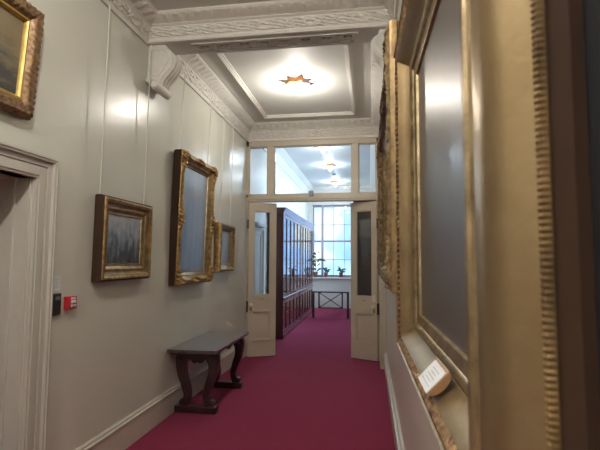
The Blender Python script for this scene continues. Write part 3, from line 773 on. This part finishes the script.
# ------------------------------------------------------------------ console table
r = empty('console_table', (-1.795, 5.06, 0), label='dark carved console table with scroll legs against the left wall', cat='table')
TZ = .675; hx, hy = .26, .63
MB().prism([(-hx, TZ-.036), (hx-.014, TZ-.036), (hx-.004, TZ-.030), (hx, TZ-.02), (hx, TZ-.006), (hx-.005, TZ), (-hx, TZ)], 1, -hy, hy).build('tabletop', M['table_top'], r, bevel=.004)
MB().box(-hx+.02, hx-.02, -hy+.02, hy-.02, TZ-.05, TZ-.036).build('under_moulding', M['dark_wood'], r, bevel=.004)
def strip_outline(cl):
    L, R = [], []
    for i, (x, z, w) in enumerate(cl):
        a, b_ = cl[max(0, i-1)], cl[min(len(cl)-1, i+1)]
        dx, dz = b_[0]-a[0], b_[1]-a[1]; l = math.hypot(dx, dz)
        nx, nz = -dz/l, dx/l
        L.append((x+nx*w/2, z+nz*w/2)); R.append((x-nx*w/2, z-nz*w/2))
    return L+R[::-1]
def smoothcl(cl, n=5):
    out = []
    for i in range(len(cl)-1):
        p0, p1, p2, p3 = cl[max(0, i-1)], cl[i], cl[i+1], cl[min(len(cl)-1, i+2)]
        for k in range(n):
            t = k/n
            out.append(tuple(.5*((2*b)+(-a+c)*t+(2*a-5*b+4*c-d)*t*t+(-a+3*b-3*c+d)*t**3) for a, b, c, d in zip(p0, p1, p2, p3)))
    out.append(cl[-1]); return out
LEG = smoothcl([(.145, .625, .13), (.168, .555, .115), (.178, .48, .092), (.165, .39, .078), (.130, .29, .070), (.105, .20, .062), (.110, .135, .060), (.135, .085, .065)])
for ye in (-.43, .51):
    for sg in (-1, 1):
        lg = MB().prism([(sg*u, v) for u, v in strip_outline([(a, b_, c*1.15) for a, b_, c in LEG])], 1, ye-.04, ye+.04).build('leg', M['dark_wood'], r, bevel=.010)
        mb = MB(); mb.tube([(sg*.155, ye-.046, .102), (sg*.155, ye-.03, .102), (sg*.155, ye+.03, .102), (sg*.155, ye+.046, .102)], [.026, .036, .036, .026], 14)
        mb.build('foot_scroll', M['dark_wood'], lg, smooth=True)
        mb = MB(); mb.tube([(sg*.188, ye-.045, .565), (sg*.188, ye-.03, .565), (sg*.188, ye+.03, .565), (sg*.188, ye+.045, .565)], [.024, .034, .034, .024], 14)
        mb.build('knee_scroll', M['dark_wood'], lg, smooth=True)
    MB().box(-.235, .215, ye-.05, ye+.05, 0, .072).build('plinth', M['dark_wood'], r, bevel=.008)
    ap = [(-.19, TZ-.048), (.19, TZ-.048), (.19, .565)]
    for i in range(25):
        x = .15-.30*i/24; ap.append((x, .555-.035*math.cos(x/.30*2*PI*1.0)-.025*abs(math.sin(x/.30*3*PI))))
    ap.append((-.19, .565))
    MB().prism(ap, 1, ye-.028, ye+.028).build('end_apron', M['dark_wood'], r, bevel=.006)
for sx in (-.17, .185):
    ap = [(-.43, TZ-.048), (.51, TZ-.048), (.51, .55)]
    for i in range(41):
        y = .47-.86*i/40; tt = (y-.04)/.43
        ap.append((y, .600-.035*math.exp(-(tt/.16)**2)-.05*abs(tt)**5))
    ap.append((-.43, .55))
    MB().prism(ap, 0, sx-.014, sx+.014).build('side_apron', M['dark_wood'], r, bevel=.004)

# ------------------------------------------------------------------ sky seen through the far window
w = bpy.data.worlds.new('sky'); sc.world = w; w.use_nodes = True; nt = w.node_tree
bg = nt.nodes['Background']; tc = nt.nodes.new('ShaderNodeTexCoord')
nz = nt.nodes.new('ShaderNodeTexNoise'); nz.inputs['Scale'].default_value = 14; nz.inputs['Detail'].default_value = 4
mp = nt.nodes.new('ShaderNodeMapping'); mp.inputs['Scale'].default_value = (1, 1, .7); mp.inputs['Location'].default_value = (.3, 0, .2)
nt.links.new(tc.outputs['Generated'], mp.inputs[0]); nt.links.new(mp.outputs[0], nz.inputs['Vector'])
cr = ramp(nt, nz.outputs['Fac'], [(.36, (.17,.35,.72)), (.50, (.28,.48,.80)), (.60, (.52,.60,.56))])
nt.links.new(cr, bg.inputs['Color']); bg.inputs['Strength'].default_value = 1.75
# daylight: sky portals at the windows, plus area lights added outside the side windows
l = bpy.data.lights.new('window_portal', 'AREA'); l.shape = 'RECTANGLE'; l.size = WX1-WX0; l.size_y = WZ1-WZ0; l.cycles.is_portal = True
o = bpy.data.objects.new('window_portal', l); COL.objects.link(o); o.location = ((WX0+WX1)/2, YF+.30, (WZ0+WZ1)/2); o.rotation_euler = (-PI/2, 0, 0)
for (a, b_) in SIDEW:
    l = bpy.data.lights.new('window_portal', 'AREA'); l.shape = 'RECTANGLE'; l.size = b_-a; l.size_y = 2.4; l.cycles.is_portal = True
    o = bpy.data.objects.new('window_portal', l); COL.objects.link(o); o.location = (XR+.09, (a+b_)/2, 2.15); o.rotation_euler = (PI/2, 0, PI/2)
    l = bpy.data.lights.new('added_side_daylight', 'AREA'); l.shape = 'RECTANGLE'; l.size = b_-a; l.size_y = 2.5; l.energy = 165; l.color = (.50, .72, 1)
    o = bpy.data.objects.new('added_side_daylight', l); COL.objects.link(o); o.location = (XR+.35, (a+b_)/2, 2.3); o.rotation_euler = (PI/2-.25, 0, PI/2)

# ------------------------------------------------------------------ camera
cam = bpy.data.cameras.new('camera'); co = bpy.data.objects.new('camera', cam); COL.objects.link(co); sc.camera = co
cam.sensor_fit = 'HORIZONTAL'; cam.sensor_width = 36; cam.lens = 27; cam.clip_start = .02
yaw, pitch, roll = math.radians(8.767), math.radians(4.384), math.radians(.3)
fw = Vector((-math.sin(yaw)*math.cos(pitch), math.cos(yaw)*math.cos(pitch), math.sin(pitch)))
rt = Vector((math.cos(yaw), math.sin(yaw), 0)); up = rt.cross(fw)
rt2 = rt*math.cos(roll)+up*math.sin(roll); up2 = up*math.cos(roll)-rt*math.sin(roll)
mw = Matrix((rt2, up2, -fw)).transposed().to_4x4(); mw.translation = (0, 0, 1.6); co.matrix_world = mw
cam.dof.use_dof = True; cam.dof.focus_distance = 6.0; cam.dof.aperture_fstop = 9.0

vs = sc.view_settings; vs.view_transform = 'Standard'; vs.look = 'None'; vs.gamma = 1; vs.exposure = 0.58; vs.use_curve_mapping = False
